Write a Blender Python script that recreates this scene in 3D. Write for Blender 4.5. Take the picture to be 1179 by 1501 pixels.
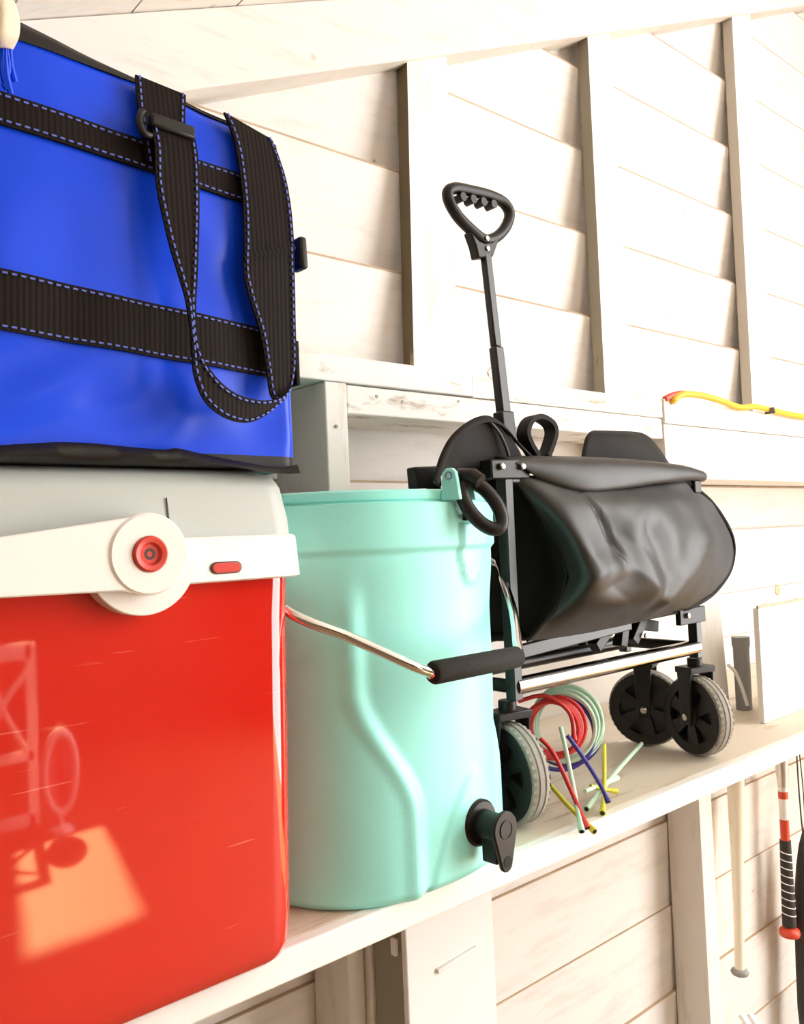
import bpy, bmesh, math, random
from mathutils import Vector, Matrix, noise
for o in list(bpy.data.objects): bpy.data.objects.remove(o, do_unlink=True)
random.seed(7)
scene = bpy.context.scene
col = scene.collection
R = math.radians
GS = .8              # scene units below are 0.8 m
EYE = 1.95           # camera height above the floor; the shelf top is 0.5 lower
K = 1.25             # the wall stands this much farther out than it is written down below

# ------------------------------------------------------------------ camera
FWD = Vector((0.65278793, 0.75690012, 0.03114686))
RGT = Vector((0.75744341, -0.65149325, -0.04284884))
UPV = Vector((0.01214032, -0.05156319, 0.99859594))
FPX = 1238.085
cam_d = bpy.data.cameras.new('camera'); cam = bpy.data.objects.new('camera', cam_d); col.objects.link(cam)
cam_d.sensor_fit = 'HORIZONTAL'; cam_d.sensor_width = 36; cam_d.lens = FPX / 1179 * 36
cam_d.clip_start = 0.02
m = Matrix((RGT, UPV, -FWD)).transposed().to_4x4(); m.translation = (0, 0, EYE * GS)
cam.matrix_world = m
scene.camera = cam

# ------------------------------------------------------------------ world, sun, exposure
w = bpy.data.worlds.new('sky'); scene.world = w; w.use_nodes = True
bg = w.node_tree.nodes['Background']; bg.inputs[0].default_value = (1.0, 0.985, 0.965, 1); bg.inputs[1].default_value = 7.6
sd = bpy.data.lights.new('sun', 'SUN'); sd.energy = 46; sd.angle = R(1.5); sd.color = (1, .74, .36)
so = bpy.data.objects.new('sun', sd); col.objects.link(so)
so.rotation_euler = Vector((-0.26, 1.05, -1.0)).to_track_quat('-Z', 'Y').to_euler()
so.location = (2, -8, 9)
vs = scene.view_settings
scene.display_settings.display_device = 'sRGB'
vs.view_transform = 'Standard'; vs.look = 'None'; vs.gamma = 1; vs.use_curve_mapping = False
vs.exposure = 0.36

# ------------------------------------------------------------------ helpers
def at(px, py, Y):
    """point of the place (relative to eye height) seen at a pixel, at distance Y towards the wall"""
    r = FWD + RGT * ((px - 589.5) / FPX) - UPV * ((py - 750.5) / FPX)
    return r * (Y / r.y)
def atz(px, py, Z):
    r = FWD + RGT * ((px - 589.5) / FPX) - UPV * ((py - 750.5) / FPX)
    return r * (Z / r.z)
ORIG = {}; KS = {}
def thing(name, label, cat, base, group=None, kind=None, k=1):
    o = bpy.data.objects.new(name, None); col.objects.link(o)
    o.empty_display_size = .05
    base = Vector(base) * k
    o.location = (base[0] * GS, base[1] * GS, (base[2] + EYE) * GS); ORIG[o.name] = base; KS[o.name] = k
    if label: o['label'] = label
    if cat: o['category'] = cat
    if group: o['group'] = group
    if kind: o['kind'] = kind
    return o
def obj(name, bm, mat, parent=None, label=None, cat=None, group=None, kind=None, smooth=40, bevel=0, sub=0, solid=0, segs=2, base=None, k=1):
    bmesh.ops.recalc_face_normals(bm, faces=bm.faces[:])
    me = bpy.data.meshes.new(name)
    if parent is not None: k = KS[parent.name]
    if k != 1: bmesh.ops.scale(bm, verts=bm.verts[:], vec=(k, k, k))
    if parent is not None: org = ORIG[parent.name]
    else:
        if base is None:
            xs = [v.co for v in bm.verts]
            base = (sum(v.x for v in xs) / len(xs), sum(v.y for v in xs) / len(xs), min(v.z for v in xs))
        org = Vector(base)
    bmesh.ops.translate(bm, verts=bm.verts[:], vec=-org)
    bmesh.ops.scale(bm, verts=bm.verts[:], vec=(GS, GS, GS))
    bm.to_mesh(me); bm.free()
    if smooth:
        me.shade_smooth(); me.set_sharp_from_angle(angle=R(smooth))
    for mm in (mat if isinstance(mat, (list, tuple)) else [mat]): me.materials.append(mm)
    o = bpy.data.objects.new(name, me); col.objects.link(o)
    ORIG[o.name] = org; KS[o.name] = k
    if parent is not None: o.parent = parent
    else: o.location = (org.x * GS, org.y * GS, (org.z + EYE) * GS)
    if solid:
        md = o.modifiers.new('thick', 'SOLIDIFY'); md.thickness = solid * GS; md.offset = 0
    if bevel:
        md = o.modifiers.new('bevel', 'BEVEL'); md.width = bevel * GS; md.segments = segs; md.limit_method = 'ANGLE'; md.angle_limit = R(35)
        md.harden_normals = False
    if sub:
        md = o.modifiers.new('sub', 'SUBSURF'); md.levels = sub; md.render_levels = sub
    if label: o['label'] = label
    if cat: o['category'] = cat
    if group: o['group'] = group
    if kind: o['kind'] = kind
    return o
def NB(): return bmesh.new()
def box(bm, x0, x1, y0, y1, z0, z1):
    v = [bm.verts.new((x, y, z)) for x in (x0, x1) for y in (y0, y1) for z in (z0, z1)]
    fs = []
    for f in ((0,1,3,2),(4,6,7,5),(0,4,5,1),(2,3,7,6),(0,2,6,4),(1,5,7,3)): fs.append(bm.faces.new([v[i] for i in f]))
    return fs     # order: left, right, front, back, bottom, top
def obox(bm, a, b, u, hw, hh):
    """box along a->b; u = one side direction; half width hw along u, hh along the other"""
    a = Vector(a); b = Vector(b); d = (b - a).normalized(); u = Vector(u); u = (u - d * u.dot(d)).normalized(); n = d.cross(u)
    q = []
    for p in (a, b):
        for su, sn in ((-1,-1),(1,-1),(1,1),(-1,1)): q.append(bm.verts.new(p + u * hw * su + n * hh * sn))
    for f in ((0,3,2,1),(4,5,6,7),(0,1,5,4),(1,2,6,5),(2,3,7,6),(3,0,4,7)): bm.faces.new([q[i] for i in f])
def prism(bm, poly, vec):
    vec = Vector(vec)
    a = [bm.verts.new(p) for p in poly]; b = [bm.verts.new(Vector(p) + vec) for p in poly]
    n = len(a)
    fs = [bm.faces.new(a), bm.faces.new(b[::-1])]
    for i in range(n): fs.append(bm.faces.new((a[i], b[i], b[(i+1) % n], a[(i+1) % n])))
    return fs
def spline(pts, n=6, closed=False):
    pts = [Vector(p) for p in pts]; out = []
    N = len(pts)
    for i in range(N if closed else N - 1):
        if closed: p0, p1, p2, p3 = pts[i-1], pts[i], pts[(i+1) % N], pts[(i+2) % N]
        else: p0, p1, p2, p3 = pts[max(i-1,0)], pts[i], pts[i+1], pts[min(i+2,N-1)]
        for k in range(n):
            t = k / n; t2 = t*t; t3 = t2*t
            out.append(.5 * ((2*p1) + (p2-p0)*t + (2*p0-5*p1+4*p2-p3)*t2 + (3*p1-p0-3*p2+p3)*t3))
    if not closed: out.append(pts[-1])
    return out
def tube(bm, pts, r, n=12, closed=False, caps=True):
    pts = [Vector(p) for p in pts]; N = len(pts)
    rs = r if isinstance(r, (list, tuple)) else [r] * N
    rings = []; u = None
    for i, p in enumerate(pts):
        if closed: t = (pts[(i+1) % N] - pts[i-1]).normalized()
        else: t = (pts[min(i+1,N-1)] - pts[max(i-1,0)]).normalized()
        if u is None:
            u = t.orthogonal().normalized()
        u = (u - t * u.dot(t)).normalized(); v = t.cross(u)
        rings.append([bm.verts.new(p + (u * math.cos(2*math.pi*k/n) + v * math.sin(2*math.pi*k/n)) * rs[i]) for k in range(n)])
    M = N if closed else N - 1
    for i in range(M):
        A = rings[i]; B = rings[(i+1) % N]
        off = 0
        if closed and i == N - 1:
            off = min(range(n), key=lambda s: (A[0].co - B[s].co).length)
        for k in range(n):
            bm.faces.new((A[k], A[(k+1) % n], B[(k+1+off) % n], B[(k+off) % n]))
    if caps and not closed:
        bm.faces.new(rings[0][::-1]); bm.faces.new(rings[-1])
def lathe(bm, prof, c, axis, n=32, capa=True, capb=True):
    """profile of (radius, distance along axis)"""
    c = Vector(c); ax = Vector(axis).normalized(); u = ax.orthogonal().normalized(); v = ax.cross(u)
    rings = []
    for r, h in prof:
        rings.append([bm.verts.new(c + ax * h + (u * math.cos(2*math.pi*k/n) + v * math.sin(2*math.pi*k/n)) * r) for k in range(n)])
    for A, B in zip(rings, rings[1:]):
        for k in range(n): bm.faces.new((A[k], A[(k+1) % n], B[(k+1) % n], B[k]))
    if capa: bm.faces.new(rings[0][::-1])
    if capb: bm.faces.new(rings[-1])
def sheet(bm, rows, nu=5, nv=5, wob=0, seed=0):
    """smooth surface through a grid of points"""
    rr = [spline(r, nu) for r in rows]
    cols = [spline([r[i] for r in rr], nv) for i in range(len(rr[0]))]
    vv = []
    for c in cols:
        vv.append([])
        for p in c:
            if wob:
                q = p * 9 + Vector((seed, 0, 0)); p = p + Vector((0, noise.noise(q) + .5 * noise.noise(q * 2.3), 0)) * wob
            vv[-1].append(bm.verts.new(p))
    for i in range(len(vv) - 1):
        for j in range(len(vv[0]) - 1): bm.faces.new((vv[i][j], vv[i+1][j], vv[i+1][j+1], vv[i][j+1]))
    return vv
def strap(bm, pairs, n=5, th=.0025):
    """webbing given by left/right edge points; has thickness"""
    L = spline([p[0] for p in pairs], n); Rr = spline([p[1] for p in pairs], n)
    A = []
    for i in range(len(L)):
        t = (L[min(i+1,len(L)-1)] + Rr[min(i+1,len(L)-1)] - L[max(i-1,0)] - Rr[max(i-1,0)])
        nn = t.cross(Rr[i] - L[i])
        nn = nn.normalized() if nn.length > 1e-9 else Vector((0,-1,0))
        A.append([bm.verts.new(q + nn * s * th / 2) for q, s in ((L[i],1),(Rr[i],1),(Rr[i],-1),(L[i],-1))])
    for a, b in zip(A, A[1:]):
        for k in range(4): bm.faces.new((a[k], a[(k+1) % 4], b[(k+1) % 4], b[k]))
    bm.faces.new(A[0][::-1]); bm.faces.new(A[-1])
    return L, Rr
def stitches(bm, line, off, inward=None, step=.0085, dash=.0048, wdt=.0009):
    """small thread dashes along a polyline"""
    acc = 0
    for a, b in zip(line, line[1:]):
        L = (b - a).length
        if L < 1e-6: continue
        d = (b - a) / L
        while acc < L:
            p = a + d * acc + off; q = a + d * min(acc + dash, L + dash) + off
            obox(bm, p, q, (0, 1, 0), .0007, wdt)
            acc += step
        acc -= L

# ------------------------------------------------------------------ materials
def nt(name):
    mt = bpy.data.materials.new(name); mt.use_nodes = True
    t = mt.node_tree; return mt, t, t.nodes['Principled BSDF'], t.links
def mat(name, c, rough=.5, metal=0, bump=0, bscale=60, var=0, vscale=8, stretch=(1,1,1), coat=0, spec=.5, sheen=0):
    mt, t, b, ln = nt(name)
    b.inputs['Base Color'].default_value = (*c, 1); b.inputs['Roughness'].default_value = rough
    b.inputs['Metallic'].default_value = metal; b.inputs['Coat Weight'].default_value = coat
    b.inputs['Specular IOR Level'].default_value = spec
    if bump or var:
        tc = t.nodes.new('ShaderNodeTexCoord'); mp = t.nodes.new('ShaderNodeMapping'); mp.inputs['Scale'].default_value = stretch
        ln.new(tc.outputs['Object'], mp.inputs[0])
    if bump:
        n = t.nodes.new('ShaderNodeTexNoise'); n.inputs['Scale'].default_value = bscale; n.inputs['Detail'].default_value = 4
        ln.new(mp.outputs[0], n.inputs[0])
        bp = t.nodes.new('ShaderNodeBump'); bp.inputs['Strength'].default_value = bump; bp.inputs['Distance'].default_value = .004
        ln.new(n.outputs[0], bp.inputs['Height']); ln.new(bp.outputs[0], b.inputs['Normal'])
    if var:
        n2 = t.nodes.new('ShaderNodeTexNoise'); n2.inputs['Scale'].default_value = vscale; n2.inputs['Detail'].default_value = 5
        ln.new(mp.outputs[0], n2.inputs[0])
        mx = t.nodes.new('ShaderNodeMixRGB'); mx.blend_type = 'MIX'
        mx.inputs[1].default_value = (*[k * (1 - var) for k in c], 1); mx.inputs[2].default_value = (*[min(1, k * (1 + var)) for k in c], 1)
        ln.new(n2.outputs[0], mx.inputs[0]); ln.new(mx.outputs[0], b.inputs['Base Color'])
    return mt
def paintwood(name, c, worn, grain=(1, 6, 6), wear=.62, soft=.12, rough=.6, knots=True, bump=.25):
    """painted boards: streaky brush grain, worn patches, knots"""
    mt, t, b, ln = nt(name)
    N = t.nodes.new
    tc = N('ShaderNodeTexCoord'); mp = N('ShaderNodeMapping'); mp.inputs['Scale'].default_value = grain
    oi = N('ShaderNodeObjectInfo'); add = N('ShaderNodeVectorMath'); add.operation = 'ADD'
    cmb = N('ShaderNodeCombineXYZ'); mul = N('ShaderNodeMath'); mul.operation = 'MULTIPLY'; mul.inputs[1].default_value = 37
    ln.new(oi.outputs['Random'], mul.inputs[0]); ln.new(mul.outputs[0], cmb.inputs[0]); ln.new(mul.outputs[0], cmb.inputs[2])
    ln.new(tc.outputs['Object'], add.inputs[0]); ln.new(cmb.outputs[0], add.inputs[1]); ln.new(add.outputs[0], mp.inputs[0])
    n1 = N('ShaderNodeTexNoise'); n1.inputs['Scale'].default_value = 5; n1.inputs['Detail'].default_value = 9; n1.inputs['Roughness'].default_value = .68
    ln.new(mp.outputs[0], n1.inputs[0])
    r1 = N('ShaderNodeValToRGB'); r1.color_ramp.elements[0].position = wear; r1.color_ramp.elements[1].position = wear + soft
    r1.color_ramp.elements[0].color = (0,0,0,1); r1.color_ramp.elements[1].color = (1,1,1,1)
    ln.new(n1.outputs[0], r1.inputs[0])
    mx = N('ShaderNodeMixRGB'); mx.inputs[1].default_value = (*c, 1); mx.inputs[2].default_value = (*worn, 1)
    ln.new(r1.outputs[0], mx.inputs[0])
    last = mx.outputs[0]
    if knots:
        vo = N('ShaderNodeTexVoronoi'); vo.inputs['Scale'].default_value = 5.5
        ln.new(add.outputs[0], vo.inputs['Vector'])
        r2 = N('ShaderNodeValToRGB'); r2.color_ramp.elements[0].position = .02; r2.color_ramp.elements[1].position = .055
        r2.color_ramp.elements[0].color = (.55,.45,.33,1); r2.color_ramp.elements[1].color = (1,1,1,1)
        ln.new(vo.outputs['Distance'], r2.inputs[0])
        m2 = N('ShaderNodeMixRGB'); m2.blend_type = 'MULTIPLY'; m2.inputs[0].default_value = .7
        ln.new(last, m2.inputs[1]); ln.new(r2.outputs[0], m2.inputs[2]); last = m2.outputs[0]
    ln.new(last, b.inputs['Base Color']); b.inputs['Roughness'].default_value = rough
    bp = N('ShaderNodeBump'); bp.inputs['Strength'].default_value = bump; bp.inputs['Distance'].default_value = .003
    ln.new(n1.outputs[0], bp.inputs['Height']); ln.new(bp.outputs[0], b.inputs['Normal'])
    return mt
def ribbed(name, c, scale=420):
    mt, t, b, ln = nt(name)
    N = t.nodes.new
    tc = N('ShaderNodeTexCoord'); wv = N('ShaderNodeTexWave'); wv.inputs['Scale'].default_value = scale / 6.28; wv.bands_direction = 'X'
    ln.new(tc.outputs['Object'], wv.inputs[0])
    bp = N('ShaderNodeBump'); bp.inputs['Strength'].default_value = .22; bp.inputs['Distance'].default_value = .001
    ln.new(wv.outputs[1], bp.inputs['Height']); ln.new(bp.outputs[0], b.inputs['Normal'])
    b.inputs['Base Color'].default_value = (*c, 1); b.inputs['Roughness'].default_value = .65; b.inputs['Specular IOR Level'].default_value = .12
    return mt
M = {}
M['siding'] = paintwood('painted_siding', (.80,.76,.715), (.64,.60,.555), (1.2,6,6), .50, .30)
M['stud'] = paintwood('painted_stud', (.82,.785,.74), (.60,.53,.44), (6,6,1), .53, .25)
M['studside'] = paintwood('shaded_bare_stud_side', (.13,.095,.045), (.50,.43,.30), (6,6,1), .60, .08, knots=False)  # bare old wood, darkened further so the left face's shade is in the colour
M['studgrey'] = paintwood('shaded_grey_side', (.30,.27,.20), (.09,.06,.03), (6,6,1), .62, .06, knots=False)  # grey stud side with shade mixed into its colour
M['studpale'] = paintwood('shaded_pale_side', (.52,.48,.41), (.34,.29,.22), (6,6,1), .6, .1, knots=False)  # palest stud side, its colour also lowered to carry shade
M['beam'] = paintwood('painted_beam', (.80,.755,.70), (.66,.58,.50), (1,8,8), .53, .24)
M['plate'] = paintwood('worn_plate', (.85,.82,.77), (.45,.37,.27), (2,7,7), .55, .12)
M['shelf'] = paintwood('worn_shelf', (.70,.62,.50), (.42,.32,.22), (1.2,8,8), .58, .14, knots=False)
M['shelfedge'] = paintwood('shelf_edge', (.90,.88,.83), (.62,.55,.45), (1.5,8,8), .70, .06, knots=False)
M['rawedge'] = mat('bare_board_edge', (.50,.37,.25), .8, var=.4, vscale=14)
M['darkwood'] = mat('dark_old_wood', (.10,.065,.035), .75, bump=.3, bscale=20, var=.4, stretch=(1,1,6))
M['floor'] = mat('floor_wood', (.25,.165,.085), .55, bump=.15, bscale=20, var=.3, stretch=(1,6,6))
M['felt'] = mat('building_felt', (.05,.045,.035), .9)
M['cab'] = mat('white_enamel', (.88,.87,.86), .3, var=.02)
M['red'] = None
M['lid'] = mat('pale_grey_plastic', (.46,.49,.46), .42, bump=.03, bscale=220)
M['cream'] = mat('cream_plastic', (.86,.82,.76), .38, bump=.02, bscale=240)
M['redplastic'] = mat('red_plastic', (.62,.06,.04), .3)
M['metaldark'] = mat('dark_steel', (.10,.09,.08), .35, metal=1)
M['chrome'] = mat('chrome', (.80,.78,.75), .12, metal=1)
M['railchrome'] = mat('smoked_chrome', (.34,.32,.30), .16, metal=1)
M['bolt'] = mat('bolt_steel', (.7,.68,.64), .25, metal=1)
M['teal'] = mat('teal_plastic', (.37,.94,.86), .40, bump=.04, bscale=260, var=.04, vscale=5)
M['black'] = mat('black_plastic', (.010,.0075,.006), .4, bump=.05, bscale=200, spec=.35)
M['foam'] = mat('black_foam', (.014,.011,.009), .85, bump=.3, bscale=300)
M['frame'] = mat('black_frame_paint', (.010,.008,.007), .3, spec=.4)
M['fabric'] = mat('coated_black_canvas', (.013,.0115,.0095), .47, bump=.10, bscale=22, var=.2, spec=.6)
M['fabricmat'] = mat('matt_black_canvas', (.010,.0075,.006), .75, bump=.25, bscale=35, spec=.3)
M['tyre'] = mat('grey_rubber', (.36,.34,.30), .75, bump=.25, bscale=120, var=.2, vscale=30)
M['rim'] = mat('black_wheel_plastic', (.012,.009,.008), .45)
M['blue'] = mat('blue_tarp_fabric', (.003,.058,.74), .34, bump=.10, bscale=16, var=.10, vscale=4, spec=.28)
M['web'] = ribbed('brown_black_webbing', (.010,.0055,.0038))
M['trim'] = mat('black_vinyl_trim', (.009,.006,.004), .45, bump=.2, spec=.3, bscale=30)
M['thread'] = mat('blue_thread', (.10,.14,.52), .7)
M['tag'] = mat('cream_cloth', (.74,.64,.46), .9, bump=.4, bscale=60, var=.2, vscale=40)
M['yellow'] = mat('yellow_cord', (.80,.52,.02), .45)
M['tred'] = mat('red_tube', (.62,.03,.03), .35)
M['tpurple'] = mat('purple_tube', (.05,.035,.30), .35)
M['tmint'] = mat('mint_tube', (.55,.78,.60), .35)
M['tyellow'] = mat('yellow_tube', (.72,.68,.06), .35)
M['dark'] = mat('dark_hollow', (.01,.008,.008), .8)
M['card'] = mat('white_card', (.88,.85,.80), .7, var=.03)
M['cardtorn'] = mat('torn_brown_card', (.60,.48,.36), .9, var=.25, vscale=60)
M['pipe'] = mat('grey_pipe', (.28,.28,.27), .45, var=.1)
M['batwood'] = mat('pale_bat_wood', (.84,.77,.62), .45, var=.08, stretch=(6,6,1))
M['alu'] = mat('brushed_aluminium', (.72,.70,.68), .35, metal=1, var=.1)
M['white'] = mat('white_gloss', (.88,.86,.84), .4)
M['batred'] = mat('bat_red', (.70,.07,.03), .4)
M['grip'] = mat('black_grip_tape', (.03,.028,.026), .7, bump=.2)
M['net'] = mat('black_net', (.05,.047,.043), .8, bump=.9, bscale=160, var=.5, vscale=120)
M['knot'] = mat('bare_knot', (.62,.45,.28), .7, var=.15, vscale=60)
def red_shell():
    mt, t, b, ln = nt('glossy_red_shell'); N = t.nodes.new
    b.inputs['Base Color'].default_value = (.60,.018,.010,1); b.inputs['Roughness'].default_value = .04
    b.inputs['Specular IOR Level'].default_value = .6; b.inputs['Coat Weight'].default_value = .5; b.inputs['Coat Roughness'].default_value = .02
    tc = N('ShaderNodeTexCoord')
    n = N('ShaderNodeTexNoise'); n.inputs['Scale'].default_value = 5; n.inputs['Detail'].default_value = 6; ln.new(tc.outputs['Object'], n.inputs[0])
    mx = N('ShaderNodeMixRGB'); mx.inputs[1].default_value = (.52,.012,.008,1); mx.inputs[2].default_value = (.68,.030,.016,1)
    ln.new(n.outputs[0], mx.inputs[0])
    # pale scuffs
    mp = N('ShaderNodeMapping'); mp.inputs['Rotation'].default_value = (0, R(24), 0); mp.inputs['Scale'].default_value = (3, 1, 60)
    ln.new(tc.outputs['Object'], mp.inputs[0])
    n2 = N('ShaderNodeTexNoise'); n2.inputs['Scale'].default_value = 3; n2.inputs['Detail'].default_value = 3; ln.new(mp.outputs[0], n2.inputs[0])
    rp = N('ShaderNodeValToRGB'); rp.color_ramp.elements[0].position = .69; rp.color_ramp.elements[1].position = .73
    ln.new(n2.outputs[0], rp.inputs[0])
    m2 = N('ShaderNodeMixRGB'); m2.inputs[2].default_value = (.80,.22,.16,1); ln.new(mx.outputs[0], m2.inputs[1]); 
    ml = N('ShaderNodeMath'); ml.operation = 'MULTIPLY'; ml.inputs[1].default_value = .5; ln.new(rp.outputs[0], ml.inputs[0]); ln.new(ml.outputs[0], m2.inputs[0])
    ln.new(m2.outputs[0], b.inputs['Base Color'])
    n3 = N('ShaderNodeTexNoise'); n3.inputs['Scale'].default_value = 7; ln.new(tc.outputs['Object'], n3.inputs[0])
    bp = N('ShaderNodeBump'); bp.inputs['Strength'].default_value = .06; bp.inputs['Distance'].default_value = .004
    ln.new(n3.outputs[0], bp.inputs['Height']); ln.new(bp.outputs[0], b.inputs['Normal'])
    return mt
M['red'] = red_shell()

# ================================================================== THE SHED
XL, XR, YF, YB = -1.2, 5.0, -5.7, 1.50          # left eave wall, open right side, front wall, siding plane
SL = .446
def rafw(x): return .429 + SL * x                # underside of the sloped plate, in wall units
def deckw(x): return rafw(x) + .126              # underside of the roof boards
def deck(x): return K * deckw(x / K)
FL = -EYE
XLw, XRw, YBw, FLw = XL / K, XR / K, 1.20, FL / K
bm = NB(); box(bm, XL - .1, XR + .6, YF - .1, YB + .06, FL - .1, FL); floor = obj('floor', bm, M['floor'], kind='structure', smooth=0)
# siding wall with its boards
bm = NB(); prism(bm, [(XLw, 1.245, FLw), (XRw, 1.245, FLw), (XRw, 1.245, deckw(XRw)), (XLw, 1.245, deckw(XLw))], (0, .02, 0))
wall_back = obj('wall_back', bm, M['felt'], kind='structure', smooth=0, k=K)
joints = [FLw, -1.355, -1.145, -.937, -.73, -.52, -.31, -.19, -.10, -.015, .108, .308, .508, .706, .908, 1.108, 1.31, 1.51, 1.71, 1.91, 2.11, 2.31]
for z0, z1 in zip(joints, joints[1:]):
    zb = z0 - (.018 if z0 > FLw + .01 else 0); zt = z1
    tilt = (.034 if z1 > .1 else .007) * (z1 - z0) / .2
    # clip to the slope of the roof on the left
    xb = max(XLw, (zb - .555 + .02) / SL); xt = max(XLw, (zt - .555 + .02) / SL)
    if xb >= XRw: continue
    xt = min(xt, XRw)
    bm = NB()
    jit = random.uniform(-.0015, .0015)
    yb, yt = YBw + tilt + jit, YBw + jit
    e = .0045 if z1 > .1 else .0016; ye = yt + (yb - yt) * e / (zt - zb); xe = max(XLw, (zt - e - .535) / SL) if xt > XLw else XLw
    prism(bm, [(xb, yb, zb), (XRw, yb, zb), (XRw, ye, zt - e), (min(xe, XRw), ye, zt - e)], (0, .013, 0))
    for f in prism(bm, [(min(xe, XRw), ye + .0015, zt - e), (XRw, ye + .0015, zt - e), (XRw, yt + .0015, zt), (xt, yt + .0015, zt)], (0, .011, 0)): f.material_index = 1
    obj('clapboard', bm, [M['siding'], M['rawedge']], wall_back, smooth=0)
# flat studs of the upper wall
def stud(tl, tr, bl, br, sidemat):
    Yf = 1.168
    a, b, c, d = (at(*q, Yf) for q in (tl, tr, br, bl))
    # run the edges on to the plate below and the sloped beam above
    def ext(p, q, z): return p + (q - p) * ((z - p.z) / (q.z - p.z))
    a2 = ext(a, d, rafw(a.x) + .01); b2 = ext(b, c, rafw(b.x) + .01); c2 = ext(b, c, .289); d2 = ext(a, d, .289)
    bm = NB(); fs = prism(bm, [d2, c2, b2, a2], (0, YBw - .002 - Yf, 0))
    fs[5].material_index = 1
    obj('stud', bm, [M['stud'], sidemat], wall_back, smooth=0)
stud((597, 95), (655, 82), (607, 535), (672, 537), M['studside'])
stud((862, 62), (895, 55), (887, 572), (926, 580), M['studgrey'])
stud((1074, 38), (1100, 20), (1103, 588), (1135, 594), M['studpale'])
bm = NB(); prism(bm, [(-.2, 1.17, .289), (-.1, 1.17, .289), (-.1, 1.17, rafw(-.1)), (-.2, 1.17, rafw(-.2))], (0, .04, 0)); obj('stud', bm, M['stud'], wall_back, smooth=0)
bm = NB(); prism(bm, [(3.1, 1.17, .289), (3.2, 1.17, .289), (3.2, 1.17, rafw(3.2)), (3.1, 1.17, rafw(3.1))], (0, .04, 0)); obj('stud', bm, M['stud'], wall_back, smooth=0)
# sloped top plate
bm = NB(); prism(bm, [(XLw, 1.155, rafw(XLw)), (XRw, 1.155, rafw(XRw)), (XRw, 1.155, deckw(XRw)), (XLw, 1.155, deckw(XLw))], (0, .09, 0))
obj('sloped_plate', bm, M['beam'], wall_back, smooth=0, bevel=.003)
# horizontal plate (two lengths), header under it, fascia on the right
bm = NB(); box(bm, XLw, 1.085, 1.05, 1.197, .248, .290); obj('plate', bm, M['plate'], wall_back, smooth=0, bevel=.003)
bm = NB(); box(bm, 1.0865, 1.70, 1.052, 1.197, .247, .287); obj('plate', bm, M['plate'], wall_back, smooth=0, bevel=.003)
bm = NB(); box(bm, 1.701, XRw, 1.048, 1.197, .235, .291); obj('plate', bm, M['beam'], wall_back, smooth=0, bevel=.003)
bm = NB(); box(bm, .806, 1.70, 1.055, 1.197, .200, .246); obj('header', bm, M['plate'], wall_back, smooth=0, bevel=.003)
bm = NB(); box(bm, 1.702, XRw, 1.052, 1.197, .110, .234); obj('fascia_board', bm, M['beam'], wall_back, smooth=0, bevel=.002)
# posts on edge, under the plate and under the shelf
bm = NB(); box(bm, .760, .802, 1.05, 1.197, -.3990, .247); obj('post', bm, M['stud'], wall_back, smooth=0, bevel=.003)
bm = NB(); box(bm, .796, .828, 1.10, 1.197, FLw, -.4325); obj('post', bm, M['stud'], wall_back, smooth=0, bevel=.003)
bm = NB(); box(bm, .830, .848, 1.085, 1.197, FLw, -.4325); obj('post', bm, M['stud'], wall_back, smooth=0, bevel=.002)
bm = NB(); box(bm, 1.858, 1.916, 1.108, 1.197, FLw, -.4325); obj('post', bm, M['stud'], wall_back, smooth=0, bevel=.003)
bm = NB(); box(bm, 2.9, 2.96, 1.108, 1.197, FLw, -.4325); obj('post', bm, M['stud'], wall_back, smooth=0, bevel=.003)
bm = NB(); lathe(bm, [(.016, -.004), (.0155, .002)], at(1140, 865, 1.199), (0, -1, 0), 20); obj('knot_plug', bm, M['knot'], wall_back)
bm = NB()
for px, py, Y in ((552,581,1.049),(590,589,1.049),(672,588,1.049),(493,625,1.049),(549,236,1.2)):
    lathe(bm, [(.003, 0), (.0028, .0012)], at(px, py, Y), (0, -1, 0), 8)
obj('nail_heads', bm, M['metaldark'], wall_back, kind='stuff')
# roof
bm = NB(); prism(bm, [(XL - .2, YF - .1, deck(XL - .2) + .03), (XR + .3, YF - .1, deck(XR + .3) + .03), (XR + .3, YF - .1, deck(XR + .3) + .05), (XL - .2, YF - .1, deck(XL - .2) + .05)], (0, 7.4, 0))
ceiling = obj('ceiling', bm, M['felt'], kind='structure', smooth=0)
x = XL - .15
k = 0
while x < XR + .2:
    wd = .222; x1 = x + wd - .004
    bm = NB(); d0 = random.uniform(0, .002)
    prism(bm, [(x, YF, deck(x) + d0), (x1, YF, deck(x1) + d0), (x1, YF, deck(x1) + d0 + .024), (x, YF, deck(x) + d0 + .024)], (0, 7.22, 0))
    obj('roof_board', bm, M['beam'], ceiling, smooth=0); x += wd
# eave wall on the left, front wall with an added window opening, shaped to throw the sun patch
bm = NB(); box(bm, XL - .08, XL, YF, YB + .05, FL, deck(XL) - .002); obj('wall_left', bm, M['darkwood'], kind='structure', smooth=0)
bm = NB(); box(bm, XR - .05, XR + .03, -.4, YB + .05, FL, deck(XR) - .03); box(bm, XR - .05, XR + .03, YF - .08, -4.3, FL, deck(XR) - .03); obj('wall_right_baffle', bm, M['darkwood'], kind='structure', smooth=0)  # added, unseen wall ends; they narrow the daylight and darken the red cooler's reflection
WX0, WX1, WZ0, WZ1 = 2.02, 2.72, .0, 1.54
bm = NB()
prism(bm, [(XL, YF, FL), (WX0, YF, FL), (WX0, YF, deck(WX0)), (XL, YF, deck(XL))], (0, -.08, 0))
prism(bm, [(WX1, YF, FL), (XR, YF, FL), (XR, YF, deck(XR)), (WX1, YF, deck(WX1))], (0, -.08, 0))
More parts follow.
